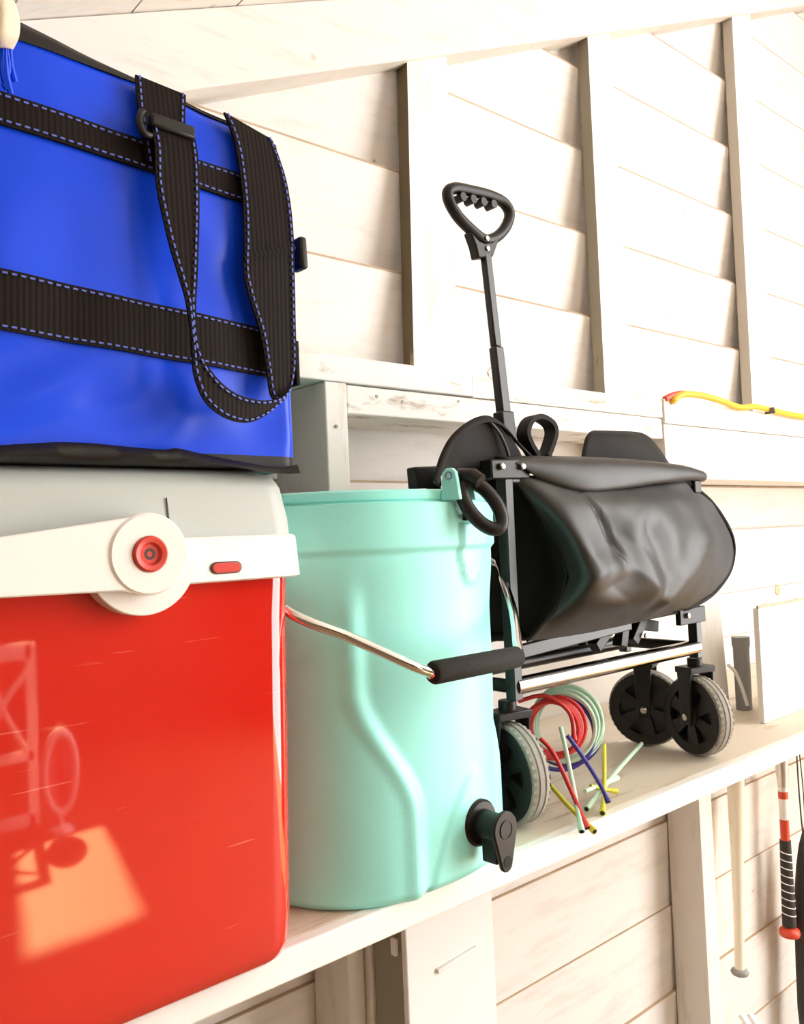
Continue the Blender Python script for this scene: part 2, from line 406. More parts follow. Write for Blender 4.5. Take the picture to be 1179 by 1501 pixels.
prism(bm, [(WX0, YF, FL), (WX1, YF, FL), (WX1, YF, WZ0), (WX0, YF, WZ0)], (0, -.08, 0))
prism(bm, [(WX0, YF, WZ1), (WX1, YF, WZ1), (WX1, YF, deck(WX1)), (WX0, YF, deck(WX0))], (0, -.08, 0))
obj('wall_front', bm, M['darkwood'], kind='structure', smooth=0)

# ================================================================== SHELF
sh = thing('shelf', 'long white-edged wooden shelf with worn tan top carrying the coolers and wagon', 'shelf', (.9, 1.2, -.54))
bm = NB(); box(bm, XL + .01, XR - .5, .930, 1.200, -.538, -.5); obj('plank', bm, M['shelf'], sh, smooth=0, bevel=.002)
bm = NB(); box(bm, XL + .01, XR - .5, 1.2015, 1.497, -.538, -.5005); obj('plank', bm, M['shelf'], sh, smooth=0, bevel=.002)
bm = NB(); box(bm, XL + .01, XR - .5, .908, .9295, -.540, -.4995); obj('front_edge', bm, M['shelfedge'], sh, smooth=0, bevel=.003)

# ================================================================== RED COOLER
def rrect(x0, x1, y0, y1, r, n=8):
    out = []
    for cx, cy, a0 in ((x1 - r, y1 - r, 0), (x0 + r, y1 - r, 90), (x0 + r, y0 + r, 180), (x1 - r, y0 + r, 270)):
        for k in range(n + 1):
            a = R(a0 + 90 * k / n); out.append((cx + r * math.cos(a), cy + r * math.sin(a)))
    return out
def loft(bm, rings, capa=True, capb=True):
    vv = [[bm.verts.new(p) for p in r] for r in rings]; n = len(vv[0])
    for A, B in zip(vv, vv[1:]):
        for k in range(n): bm.faces.new((A[k], A[(k+1) % n], B[(k+1) % n], B[k]))
    if capa: bm.faces.new(vv[0][::-1])
    if capb: bm.faces.new(vv[-1])
CX0, CX1, CY0, CY1 = -.07, .574, .866, 1.165
rc = thing('hard_cooler', 'glossy red hard cooler with grey lid and cream handle under the blue bag', 'cooler', (.24, 1.02, -.5))
bm = NB(); rings = []
for z, ins, r in ((-.5, .034, .03), (-.497, .022, .035), (-.489, .013, .04), (-.474, .008, .042), (-.44, .006, .042), (-.25, .003, .04), (-.085, .001, .038), (-.045, 0, .036), (-.03, 0, .036)):
    rings.append([(x, y, z) for x, y in rrect(CX0 + ins, CX1 - ins, CY0 + ins, CY1 - ins, r)])
loft(bm, rings); obj('body', bm, M['red'], rc, smooth=60)
# cream collar with a round drop below the pivot
PVX, PVZ = .368, -.005
YC = .853
bm = NB()
loft(bm, [[(x, y, z) for x, y in rrect(CX0 - o, CX1 - .008 + o, YC + .002 - o, CY1 + .01, .03)] for z, o in ((-.040, .008), (-.038, .011), (.008, .0085), (.011, .006))])
obj('collar', bm, M['cream'], rc, smooth=45)
bm = NB(); prism(bm, [(PVX + .002 + .060 * math.cos(R(a)), .868, PVZ - .004 + .060 * math.sin(R(a))) for a in range(178, 363, 6)], (0, -.024, 0))
obj('pivot_boss', bm, M['cream'], rc, label='round cream boss below the handle pivot', smooth=30, bevel=.0015)
# grey lid
bm = NB()
def lidring(z, o, b=0): return [(x, y, z) for x, y in rrect(CX0 + o, CX1 - o, CY0 - .010 + o, CY1 + .005 - o, .035)]
loft(bm, [lidring(.008, 0), lidring(.030, .001), lidring(.068, .007), lidring(.082, .014), lidring(.0895, .032)])
lid = obj('lid', bm, M['lid'], rc, smooth=45)
nx_ = at(248, 760, .855).x
bm = NB(); prism(bm, [(nx_ - .002, .8545, .012), (nx_ + .002, .8545, .012), (nx_, .8585, .055)], (0, .010, 0)); obj('lid_notch', bm, M['metaldark'], lid, smooth=0)
# swing handle: broad cream arm running left from the pivot
bm = NB()
hp = [(-.05, -.034), (PVX - .03, -.041), (PVX, -.048), (PVX, .036), (PVX - .035, .031), (.20, .0135), (-.05, .0135)]
prism(bm, [(a, .842, b) for a, b in hp], (0, -.016, 0)); ha = obj('handle', bm, M['cream'], rc, smooth=30, bevel=.002)
bm = NB(); lathe(bm, [(.0415, 0), (.0425, .004), (.0425, .018), (.040, .0205), (.019, .0205), (.0188, .0190)], (PVX, .844, PVZ), (0, -1, 0), 48)
hub = obj('hub', bm, M['cream'], ha, smooth=35)
bm = NB(); lathe(bm, [(.0185, 0), (.0185, .003), (.0165, .005), (.012, .004), (.008, -.003)], (PVX, .8245, PVZ), (0, -1, 0), 32); obj('red_button', bm, M['redplastic'], ha, label='round red hub button')
bm = NB(); lathe(bm, [(.006, 0), (.006, .003), (.003, .003), (.003, .001)], (PVX, .8275, PVZ), (0, -1, 0), 16); obj('screw', bm, M['metaldark'], ha)
# red oval indicator
c0 = at(331, 832, YC - .008)
bm = NB(); 
pts = [(c0.x + sx * .012 + .0075 * math.cos(R(a)), c0.z + .0068 * math.sin(R(a))) for sx, rg in ((1, range(-90, 91, 15)), (-1, range(90, 271, 15))) for a in rg]
prism(bm, [(a, YC - .0095, b) for a, b in pts], (0, .006, 0)); lz = obj('latch_recess', bm, M['metaldark'], rc, smooth=0)
pts2 = [(c0.x + (a - c0.x) * .9, c0.z + (b - c0.z) * .82) for a, b in pts]
bm = NB(); prism(bm, [(a, YC - .0115, b) for a, b in pts2], (0, .006, 0)); obj('red_button', bm, M['redplastic'], lz, smooth=0, bevel=.001)

# ================================================================== BLUE BAG
BX0, BX1, BYF, BYB, BZ = .075, .588, .866, 1.13, .0905
def btop(x): return .538 - .135 * (x - .262)
def bagy(x, z):
    u = (x - BX0) / (BX1 - BX0); v = (z - BZ) / (btop(x) - BZ)
    b = .012 * math.sin(math.pi * max(0, min(1, u))) * math.sin(math.pi * max(0, min(1, v)))
    q = Vector((x * 7, 0, z * 7)); wr = .006 * noise.noise(q) + .003 * noise.noise(q * 2.6)
    ds = x * .8 - z     # slack diagonal folds low on the face
    wr += .0075 * math.sin(ds * 42 + 3 * noise.noise(q)) * max(0, 1 - v * 3.2)
    edge = min(1, u * 20, (1 - u) * 20, max(0, (v - .03) * 9))
    rnd = 0
    if u > .955: rnd = ((u - .955) / .045) ** 2 * .022
    if v > .95: rnd += ((v - .95) / .05) ** 2 * .012
    return BYF - b - wr * max(0, edge) + rnd
bag = thing('cooler_bag', 'large blue tarpaulin cooler bag with dark webbing straps lying on the red cooler', 'bag', (.23, 1.0, BZ))
bm = NB(); nx, nz = 90, 56; g = []
for i in range(nx + 1):
    x = BX0 + (BX1 - BX0) * i / nx
    g.append([])
    for j in range(nz + 1):
        z = BZ + (btop(x) - BZ) * j / nz
        lean = .022 * (1 - abs(2 * j / nz - 1)) if i > nx - 4 else 0
        g[-1].append(bm.verts.new((x, bagy(x, z), z)))
for i in range(nx):
    for j in range(nz): bm.faces.new((g[i][j], g[i+1][j], g[i+1][j+1], g[i][j+1])).material_index = 1 if j < 2 else 0
# back, sides, top and bottom of the bag
bk = [[bm.verts.new((BX0 + (BX1 - BX0) * i / nx, BYB, z)) for z in (BZ, btop(BX0 + (BX1 - BX0) * i / nx))] for i in range(nx + 1)]
for i in range(nx):
    bm.faces.new((bk[i][0], bk[i+1][0], bk[i+1][1], bk[i][1]))
    bm.faces.new((g[i][nz], g[i+1][nz], bk[i+1][1], bk[i][1]))
    bm.faces.new((g[i][0], g[i+1][0], bk[i+1][0], bk[i][0])).material_index = 1
for e_ in (0, nx): bm.faces.new(g[e_] + [bk[e_][1], bk[e_][0]]).material_index = 1
obj('body', bm, [M['blue'], M['trim']], bag, smooth=50)
# black base trim, a sagging padded band around the bottom
bm = NB(); rows = []
edge_px = [(-150,668,704),(-60,664,702),(0,653,686),(45,650,683),(90,648,680),(140,650,681),(190,655,681),(240,659,682),(260,657,686),(300,666,691),(345,675,697),(390,683,703),(418,684,707),(436,681,708)]
top = spline([at(a, b, .8545) for a, b, c in edge_px], 4); bot = spline([at(a, c, .856) for a, b, c in edge_px], 4)
vr = []
for p, q in zip(top, bot):
    mm = (p + q) / 2
    q2 = Vector((q.x, q.y, BZ + .0005))
    vr.append([bm.verts.new(v) for v in (p + Vector((0, .035, 0)), p, mm + Vector((0, -.006 - .003 * noise.noise(mm * 30), 0)), q2, q2 + Vector((0, .05, 0)))])
for A, B in zip(vr, vr[1:]):
    for k in range(4): bm.faces.new((A[k], B[k], B[k+1], A[k+1]))
    bm.faces.new((A[4], B[4], B[0], A[0]))
bm.faces.new(vr[0]); bm.faces.new(vr[-1])
obj('base_trim', bm, M['trim'], bag, smooth=70, label='sagging black vinyl base trim')
# dark top edge
bm = NB(); xs = [BX0 + (BX1 - BX0) * i / 40 for i in range(41)]; vr = []
for x in xs:
    wd = max(.006, .030 - .150 * max(0, x - .25))
    zt = btop(x) + .003
    vr.append([bm.verts.new(v) for v in ((x, bagy(x, zt - wd) - .0025, zt - wd), (x, bagy(x, zt - wd * .5) - .0045, zt - wd * .5), (x, bagy(x, zt - .004) - .004, zt - .002), (x, BYF + .04, zt + .003), (x, BYF + .04, zt - .01))])
for A, B in zip(vr, vr[1:]):
    for k in range(5): bm.faces.new((A[k], B[k], B[(k+1) % 5], A[(k+1) % 5]))
bm.faces.new(vr[0]); bm.faces.new(vr[-1])
obj('top_edge', bm, M['trim'], bag, smooth=60)
def band(name, z0a, z0b, z1a, z1b, x0, x1, seed):
    """flat webbing sewn round the bag: lower edge z0a..z0b, upper edge z1a..z1b"""
    bm = NB(); pr = []
    for i in range(34):
        t = i / 33; x = x0 + (x1 - x0) * t; za = z0a + (z0b - z0a) * t; zb = z1a + (z1b - z1a) * t
        pr.append((Vector((x, bagy(x, za) - .003, za)), Vector((x, bagy(x, zb) - .003, zb))))
    L, Rr = strap(bm, pr, 1, .003)
    o = obj(name, bm, M['web'], bag, smooth=30)
    bs = NB()
    for ln_, s in ((L, 1), (Rr, -1)):
        stitches(bs, [p + Vector((0, -.0022, .004 * s)) for p in ln_], Vector((0, 0, 0)))
    obj('stitching', bs, M['thread'], o, kind='stuff', smooth=0)
    return o
band('webbing_band', .428, .400, .461, .434, .08, .575, 0)
band('webbing_band', .226, .196, .286, .252, .08, .589, 1)
# side tab of the lower band past the right corner
bm = NB(); box(bm, .588, .594, .872, .96, .196, .252); obj('webbing_tab', bm, M['web'], bag, smooth=0, bevel=.001)
Y0 = .846
# sewn-down upright strap pieces at the top
def strap_part(name, prs, sub=4, thread=True, th=.0028, edges=(1, 1)):
    bm = NB(); pairs = [(at(l[0], l[1], y if not isinstance(y, tuple) else y[0]), at(r[0], r[1], y if not isinstance(y, tuple) else y[1])) for l, r, y in prs]
    L, Rr = strap(bm, pairs, sub, th)
    o = obj(name, bm, M['web'], bag, smooth=30)
    if thread:
        bs = NB()
        for A, B, on in ((L, Rr, edges[0]), (Rr, L, edges[1])):
            if not on: continue
            ln_ = []
            for a, b in zip(A, B):
                wv = (b - a); ln_.append(a + wv * min(.35, .0042 / max(wv.length, .001)) + Vector((0, -.0028, 0)))
            stitches(bs, ln_, Vector((0, 0, 0)))
        obj('stitching', bs, M['thread'], o, kind='stuff', smooth=0)
    return o
strap_part('upright_strap', [((198,110),(272,140),.8585), ((201,150),(271,178),.852), ((207,190),(272,205),.849), ((214,235),(272,250),.848)])
# hanging carry handle: left limb, bottom loop, right limb
strap_part('handle_strap', [((219,176),(285,203),.838), ((227,215),(290,232),.833), ((229,270),(292,290),.830), ((246,350),(291,355),.826), ((262,405),(289,410),.824),
                            ((272,440),(287,446),.822), ((278,480),(287,485),.820), ((281,520),(293,510),.819), ((285,553),(304,536),.818), ((300,588),(325,562),.818), ((327,611),(352,580),.820),
                            ((360,620),(385,587),.823), ((388,609),(407,584),.828), ((408,592),(420,577),.833), ((418,583),(427,566),.838)])
strap_part('handle_strap', [((416,588),(426,570),.842), ((398,583),(430,558),.843), ((391,545),(434,528),.842), ((382,490),(433,480),.841), ((368,445),(432,430),.840), ((358,405),(431,395),.839), ((357,372),(430,360),.839)])
strap_part('upright_strap', [((328,165),(398,205),.8585), ((343,205),(409,232),.853), ((352,255),(420,268),.848), ((357,310),(427,312),.844), ((358,378),(431,362),.841)])
def buckle(a, b, Y, tilt=0):
    p, q = at(*a, Y), at(*b, Y)
    bm = NB(); obox(bm, p, q, (0, 1, 0), .006, .0075); return bm
obj('buckle', buckle((219,176), (284,198), .836), M['black'], bag, smooth=30, bevel=.003, label='black plastic ladder buckle')
bm = NB(); tube(bm, spline([at(209,163,.842), at(204,176,.838), at(210,194,.836), at(222,200,.838)], 5), .0042, 10); obj('buckle', bm, M['black'], bag)
bm = NB(); obox(bm, at(437, 350, .846), at(440, 397, .846), (0, 1, 0), .012, .0055); obj('buckle', bm, M['black'], bag, bevel=.004, segs=3, label='edge of the right strap buckle')
bm = NB(); obox(bm, at(358, 380, .838), at(432, 363, .838), (0, 1, 0), .002, .0025); obj('buckle', bm, M['web'], bag, smooth=0)
# cream cloth tag and frayed blue cord at the top left
tg = thing('cloth_tag', 'crumpled cream cloth tag with frayed blue cord hanging over the blue bag top', 'tag', tuple(at(10, 70, .82)))
bm = NB()
sheet(bm, [[at(-40,-20,.835), at(0,-12,.812), at(20,2,.825)], [at(-40,20,.83), at(4,20,.80), at(27,25,.825)], [at(-40,50,.83), at(2,50,.805), at(26,52,.83)], [at(-40,70,.84), at(0,68,.825), at(17,72,.84)]], 5, 5, .003)
obj('cloth', bm, M['tag'], tg, solid=.003, smooth=70)
for k, (a, b, c) in enumerate((((4,68),(3,100),(10,132)), ((9,70),(12,100),(6,128)), ((14,72),(16,95),(22,120)), ((7,70),(9,108),(16,138)))):
    bm = NB(); tube(bm, spline([at(*a, .834), at(*b, .838), at(*c, .842)], 5), .0028, 7); obj('cord', bm, M['blue'], tg)

# ================================================================== TEAL DRINKS COOLER
DC = Vector((.832, 1.100)); TH0 = R(18)
dk = thing('drinks_cooler', 'tall turquoise drinks cooler with black spigot and hanging bail handle', 'drinks cooler', (DC.x, DC.y, -.5))
def sst(a, b, t):
    t = max(0, min(1, (t - a) / (b - a))); return t * t * (3 - 2 * t)
def rbase(phi):       # slightly squared round, phi measured from the front
    a = phi + TH0; c, s = math.cos(a), abs(math.sin(a)); n = 2.35
    ay = .216 if c > 0 else .200
    return 1 / (((abs(c) / ay) ** n + (s / .219) ** n) ** (1 / n))
def panelw(z):        # half angle of the raised front panel
    return R(53 - 21 * sst(-.20, -.385, z) - 0) if z < -.20 else R(53)
def rbody(phi, z):
    r = rbase(phi)
    p = (phi + math.pi) % (2 * math.pi) - math.pi
    w_ = panelw(z); d = abs(p) - w_
    depth = .007 * sst(-.03, -.12, z) + .005 * sst(-.2, -.4, z)
    r -= depth * (1 - sst(-R(3.2), R(3.2), d)) * (.9)
    r += .0035 * sst(R(6), R(.5), abs(d - R(2.5))) * sst(-.05, -.12, z)      # soft bead along the crease
    # arch moulded round the spigot
    za = -.345 - 0.9 * (abs(p) / R(27)) ** 1.6 * .16
    if abs(p) < R(28) and z < -.33:
        r += .0035 * sst(.006, -.006, z - za)
    # tongue under the catch
    tz = (z + .018) / .055; tp = p / R(8.0)
    if z > -.085 and z < .02:
        e = (tp * tp) + (max(0, -tz)) ** 2
        r += .0042 * sst(1.12, .95, e)
    # collar
    r += .006 * sst(-.022, -.012, z)
    # base radius
    if z < -.485: r -= .012 * ((-.485 - z) / .015) ** 2
    return r
bm = NB(); NPH = 240; zs = []
z = -.5
while z < .0501:
    zs.append(z); z += .0025 if (z < -.48 or z > -.06) else .005
zs += [.0505]
rings = []
for z in zs:
    ring = []
    for k in range(NPH):
        phi = 2 * math.pi * k / NPH; r = rbody(phi, min(z, .05)) - (.002 if z >= .0503 else 0)
        a = phi + TH0; ring.append((DC.x + r * math.sin(a), DC.y - r * math.cos(a), z))
    rings.append(ring)
rings.append([(DC.x + (p[0] - DC.x) * .95, DC.y + (p[1] - DC.y) * .95, .050) for p in rings[-1]])
loft(bm, rings); body = obj('body', bm, M['teal'], dk, smooth=60)
def on(phi, z, out=0):
    a = phi + TH0; r = rbody(phi, z) + out; return Vector((DC.x + r * math.sin(a), DC.y - r * math.cos(a), z))
NF = Vector((math.sin(TH0), -math.cos(TH0), 0)); TF = Vector((math.cos(TH0), math.sin(TH0), 0)); ZU = Vector((0, 0, 1))
# lid with gasket line
def ringz(z, k): return [(DC.x + (rbase(2*math.pi*q/96) + k) * math.sin(2*math.pi*q/96 + TH0), DC.y - (rbase(2*math.pi*q/96) + k) * math.cos(2*math.pi*q/96 + TH0), z) for q in range(96)]
bm = NB(); loft(bm, [ringz(.0505, -.006), ringz(.0540, -.006)]); obj('gasket', bm, M['teal'], dk, smooth=30)
bm = NB(); loft(bm, [ringz(.0542, -.004), ringz(.060, -.002), ringz(.066, -.002), ringz(.069, -.006), ringz(.070, -.03)]); lidk = obj('lid', bm, M['teal'], dk, smooth=50)
# hinge ears on the lid with pin, black rubber latch loop and catch
EO = R(-9)
for off in (-.0235, .0255):
    c = on(0, .05) + TF * (off - .032) + NF * -.006
    bm = NB()
    prof = [(-.014, .052), (-.0125, .080), (-.0105, .092), (-.005, .098), (.005, .098), (.0105, .092), (.0125, .080), (.016, .052)]
    prism(bm, [Vector((c.x, c.y, 0)) + NF * a + ZU * b - TF * .005 for a, b in prof], TF * .010)
    ear = obj('latch_ear', bm, M['teal'], lidk, smooth=35, bevel=.002)
pc = on(0, .05) + TF * -.031 + NF * -.006; pc.z = .087
bm = NB(); lathe(bm, [(.0065, 0), (.0065, .002), (.004, .002), (.0038, .0005)], pc - TF * .0285, -TF, 20); obj('pin', bm, M['bolt'], dk)
bm = NB(); tube(bm, [pc - TF * .017, pc + TF * .018], .0105, 18); tube(bm, [pc, pc + NF * .025 + ZU * -.002, pc + NF * .036 + ZU * -.010], [.012, .012, .011], 14); lt = obj('latch', bm, M['black'], dk, label='black rubber latch')
lp = []
lc = at(703, 741, .858); TL = Vector((.86, -.51, 0))
for a in range(0, 360, 20):
    ca, sa = math.cos(R(a)), math.sin(R(a))
    lp.append(lc + TL * (.027 * ca) + ZU * (.034 * sa - .010 * ca) + NF * (.004 - .012 * sa))
bm = NB(); tube(bm, spline(lp, 2, True), .0105, 14, closed=True); obj('latch_loop', bm, M['black'], lt)
bm = NB(); c = on(0, .004); obox(bm, c + TF * -.026 + ZU * .024, c + TF * -.006 + ZU * .024, ZU, .006, .010); obj('catch', bm, M['black'], dk, bevel=.002)
# spigot
sp = on(0, -.425)
NF0, TF0 = NF, TF
NF = Vector((math.sin(R(3)), -math.cos(R(3)), 0)); TF = Vector((math.cos(R(3)), math.sin(R(3)), 0))
bm = NB(); lathe(bm, [(.034, -.004), (.034, .004), (.031, .008), (.020, .009)], sp, NF, 36); fl = obj('spigot_flange', bm, M['black'], dk, smooth=35)
bm = NB(); lathe(bm, [(.0215, 0), (.0200, .020), (.0195, .040)], sp + NF * .006, NF, 28); 
cc = sp + NF * .028 + ZU * -.022
obox(bm, cc + ZU * .03, cc + ZU * -.028, TF, .012, .014); obj('spigot_barrel', bm, M['black'], dk, smooth=40, bevel=.002)
# teardrop front plate with hole
fc = sp + NF * .045
bm = NB(); prof = []
for a in range(-20, 201, 10): prof.append((.026 * math.cos(R(a)), .026 * math.sin(R(a))))
for a in range(200, 341, 14): prof.append((.0125 * math.cos(R(a)), -.048 + .0125 * math.sin(R(a))))
prism(bm, [fc + TF * a + ZU * b for a, b in prof], NF * .007); tp_ = obj('spigot_lever', bm, M['black'], dk, smooth=30, bevel=.002)
bm = NB(); lathe(bm, [(.0135, 0), (.0135, .0015), (.0120, .0015), (.0120, .0006)], fc + NF * .0068, NF, 28); obj('push_button', bm, M['black'], tp_)
bm = NB(); lathe(bm, [(.0088, 0), (.0088, .0008)], fc + ZU * -.046 + NF * .0068, NF, 24); obj('spout_hole', bm, M['dark'], tp_)
NF, TF = NF0, TF0
# bail handle
gl, gr = at(637, 986, .815), at(757, 963, .830)
hl = Vector((DC.x - .226, DC.y - .01, .000)); hr = Vector((DC.x + .232, DC.y + .02, .0))
bm = NB()
wire = spline([hl, hl + Vector((-.004, -.06, -.030)), at(417, 893, .905), at(520, 937, .858), at(600, 974, .824), at(632, 986, .816), gl, (gl + gr) / 2, gr, at(758, 940, .852), at(752, 895, .905), at(738, 852, .985), at(722, 822, 1.06), hr], 7)
tube(bm, wire, .0072, 14); bail = obj('bail_handle', bm, M['chrome'], dk, label='bent chrome bail handle')
bm = NB(); tube(bm, [gl + (gr - gl) * -.02, gl, gr, gr + (gr - gl) * .02], [.0135, .0155, .0155, .0135], 20); obj('foam_grip', bm, M['foam'], bail, label='black foam grip')
for hh, s in ((hl, -1), (hr, 1)):
    bm = NB(); lathe(bm, [(.016, 0), (.016, .016), (.012, .02)], hh + Vector((-s * .018, 0, 0)), (s, 0, 0), 20); obj('handle_boss', bm, M['teal'], dk)

# ================================================================== FOLDED WAGON
wg = thing('folding_wagon', 'folded black canvas wagon on four wheels with upright pull handle', 'wagon', (1.4, 1.08, -.5))
YFW, YBW = .985, 1.165
def wheel(c, n, name='wheel'):
    c = Vector(c); n = Vector(n).normalized(); rad = .0865
    # tyre
    bm = NB(); prof = [(.066, -.019), (.080, -.019), (.084, -.016), (rad, -.009), (rad, -.0085), (rad - .003, -.0075), (rad - .003, -.0055), (rad, -.0045), (rad, .0045), (rad - .003, .0055), (rad - .003, .0075), (rad, .0085), (rad, .009), (.084, .016), (.080, .019), (.066, .019)]
    lathe(bm, prof, c, n, 56, False, False)
    u = n.orthogonal().normalized(); v = n.cross(u)
    for k in range(40):
        a = 2 * math.pi * k / 40; d = u * math.cos(a) + v * math.sin(a); t = n.cross(d)
        for s in (-1, 1): obox(bm, c + d * (rad - .002) + n * s * .0095 + t * .0, c + d * (rad - .0035) + n * s * .0175, t, .0032, .0016)
    w_ = obj(name, bm, M['tyre'], wg, smooth=35)
    # rim: outer ring, recessed back plate, spokes, hub
    bm = NB(); lathe(bm, [(.081, .0192), (.081, .0215), (.060, .0215), (.058, .010)], c, n, 48, False, False)
    lathe(bm, [(.081, -.0192), (.081, -.0215), (.060, -.0215), (.058, -.010)], c, n, 48, False, False)
    lathe(bm, [(.0605, -.006), (.0605, .006)], c, n, 40)
    lathe(bm, [(.021, -.026), (.021, .026), (.012, .028)], c, n, 28)
    rim = obj('rim', bm, M['rim'], w_, smooth=35)
    for k in range(6):
        a = 2 * math.pi * k / 6 + .3; d = u * math.cos(a) + v * math.sin(a); t = n.cross(d)
        bm = NB(); q = [c + d * .016 - t * .009, c + d * .062 - t * .017, c + d * .062 + t * .017, c + d * .016 + t * .009]
        prism(bm, [p - n * .020 for p in q], n * .040); obj('spoke', bm, M['rim'], w_, smooth=0)
    bm = NB(); lathe(bm, [(.0075, 0), (.0075, .004), (.005, .006)], c + n * .034, n, 12); obj('axle_bolt', bm, M['bolt'], w_)
def fork(c, n, topz):
    """caster fork with the swivel head above it"""
    c = Vector(c); n = Vector(n).normalized(); t = n.cross(ZU)
    bm = NB()
    for s in (-1, 1):
        q = [(-.013, -.018), (.013, -.018), (.020, .098), (-.020, .098)]
        prism(bm, [c + n * s * .029 + t * a + ZU * b for a, b in q], n * s * .006)
    obox(bm, c + ZU * .101 - n * .036, c + ZU * .101 + n * .036, t, .024, .007)
    tube(bm, [c + ZU * .10, c + ZU * .125], .016, 16)
    obj('caster_fork', bm, M['black'], wg, smooth=30, bevel=.002)
wheels = [((1.690, 1.000), (-.965, .26)), ((1.696, 1.130), (-.93, -.36)), ((1.094, 1.010), (-.985, .17)), ((1.110, 1.118), (-.985, .17))]
for (x, y), nn in wheels:
    c = (x, y, -.5 + .0865)
    wheel(c, (*nn, 0)); fork(c, (*nn, 0), 0)
def bar(name, a, b, u, hw, hh, mt, bev=.002, label=None):
    bm = NB(); obox(bm, a, b, u, hw, hh); return obj(name, bm, mt, wg, smooth=30, bevel=bev, label=label)
XA, XB = 1.086, 1.672
for y in (YFW, YBW):
    bar('upright', (XA, y, -.285), (XA, y, .10), (1, 0, 0), .0105, .0105, M['frame'])
    bar('upright', (XB, y, -.285), (XB, y, .085), (1, 0, 0), .0105, .0105, M['frame'])
    bm = NB(); tube(bm, [(XA, y, -.262), (XB, y, -.262)], .0155, 20); obj('bottom_rail', bm, M['railchrome'] if y == YFW else M['frame'], wg, label='polished bottom rail' if y == YFW else None)
for x in (XA, XB):
    bm = NB(); tube(bm, [(x, YFW, -.262), (x, YBW, -.262)], .012, 16); obj('cross_rail', bm, M['frame'], wg)
# tray rail right below the fabric and the folding links
bar('tray_rail', (XA + .01, YFW, -.205), (XB - .24, YFW, -.188), (0, 0, 1), .012, .006, M['frame'])
bar('tray_rail', (XA + .01, YBW, -.205), (XB, YBW, -.185), (0, 0, 1), .012, .006, M['frame'])
for (xa, za, xb, zb, y) in ((1.36, -.23, 1.44, -.17, 1.02), (1.44, -.235, 1.40, -.165, 1.06), (1.50, -.235, 1.56, -.165, 1.03), (1.58, -.235, 1.52, -.165, 1.08), (1.62, -.215, 1.47, -.190, 1.05), (1.30, -.225, 1.50, -.205, 1.10), (1.45, -.232, 1.64, -.20, 1.12), (1.56, -.16, 1.60, -.235, 1.10), (1.48, -.17, 1.46, -.24, 1.03)):
    bar('folding_link', (xa, y, za), (xb, y, zb), (0, 1, 0), .011, .012, M['black'])
bar('link_bracket', (1.585, YFW - .014, -.190), (1.686, YFW - .014, -.190), (0, 0, 1), .017, .006, M['black'])
for p in ((1.61, YFW - .022, -.188), (1.40, 1.005, -.205), (1.53, 1.015, -.225)):
    bm = NB(); lathe(bm, [(.006, 0), (.006, .004), (.004, .005)], p, (0, -1, 0), 12); obj('bolt', bm, M['bolt'], wg)
# top corner joints
bar('corner_joint', at(712, 689, YFW - .004), at(768, 688, YFW - .004), (0, 0, 1), .017, .014, M['black'], .003)
bar('corner_joint', (XB + .005, YFW - .01, .070), (XB + .005, YFW - .01, .098), (1, 0, 0), .014, .014, M['black'], .003)
bar('corner_joint', at(604, 701, 1.165), at(640, 699, 1.165), (0, 0, 1), .020, .014, M['black'], .003)
for q in ((735, 684), (765, 684)):
    bm = NB(); lathe(bm, [(.006, 0), (.006, .004), (.004, .006)], at(*q, YFW - .020), (0, -1, 0), 12); obj('bolt', bm, M['bolt'], wg)
bm = NB(); tube(bm, [at(766, 690, YFW - .012), at(800, 691, YFW - .012)], .005, 10); obj('hinge_pin', bm, M['bolt'], wg)
bm = NB(); tube(bm, [(XA, YFW, .093), (XB, YFW, .083)], .010, 14); obj('top_rail', bm, M['frame'], wg)
# slumped front of the canvas
G = [[(747,692,.985),(800,704,.962),(870,712,.950),(940,712,.952),(1004,704,.972)],
     [(775,730,.972),(825,742,.930),(885,745,.918),(965,738,.918),(1045,738,.966)],
     [(812,785,.955),(850,790,.905),(900,792,.908),(980,780,.892),(1074,788,.972)],
     [(830,838,.948),(868,838,.893),(915,842,.898),(985,835,.888),(1072,832,.972)],
     [(818,885,.955),(858,880,.912),(915,882,.902),(975,868,.905),(1048,868,.966)],
     [(790,922,.970),(846,912,.945),(910,902,.942),(965,893,.945),(1018,888,.962)],
     [(772,940,.982),(840,931,.972),(905,918,.968),(960,905,.966),(1000,894,.968)]]
def crease(v, a, b, depth, wid):
    """push a sharp fold into a sheet along a->b"""
    d = b - a; L = d.length; d /= L
    for rowv in v:
        for vt in rowv:
            t = (vt.co - a).dot(d)
            if -.02 < t < L + .02:
                dist = ((vt.co - a) - d * t); dist.y = 0; s = dist.length
                if s < wid: vt.co.y += depth * (1 - s / wid) * max(0, min(1, min(t + .02, L + .02 - t) / .03))
bm = NB(); vv = sheet(bm, [[at(*p) for p in r] for r in G], 16, 12, .0035, 3)
for a_, b_, dp, wd in (((903,820),(985,888),-.013,.050), ((880,722),(906,820),.009,.010), ((985,888),(1050,780),-.012,.045), ((848,856),(905,820),-.009,.034),
                       ((950,770),(978,872),.014,.055), ((800,720),(850,840),.006,.03)):
    crease(vv, at(*a_, .90), at(*b_, .905), dp, wd)
canv = obj('canvas_front', bm, M['fabric'], wg, solid=.002, smooth=75, label='sagging black canvas front')
edgeR = spline([at(*r[-1]) for r in G], 8); edgeL = spline([at(*r[0]) for r in G], 8)
bm = NB(); tube(bm, edgeR, .0045, 8); obj('piping', bm, M['fabricmat'], canv)
bm = NB(); tube(bm, edgeL, .0030, 8); obj('piping', bm, M['fabricmat'], canv)
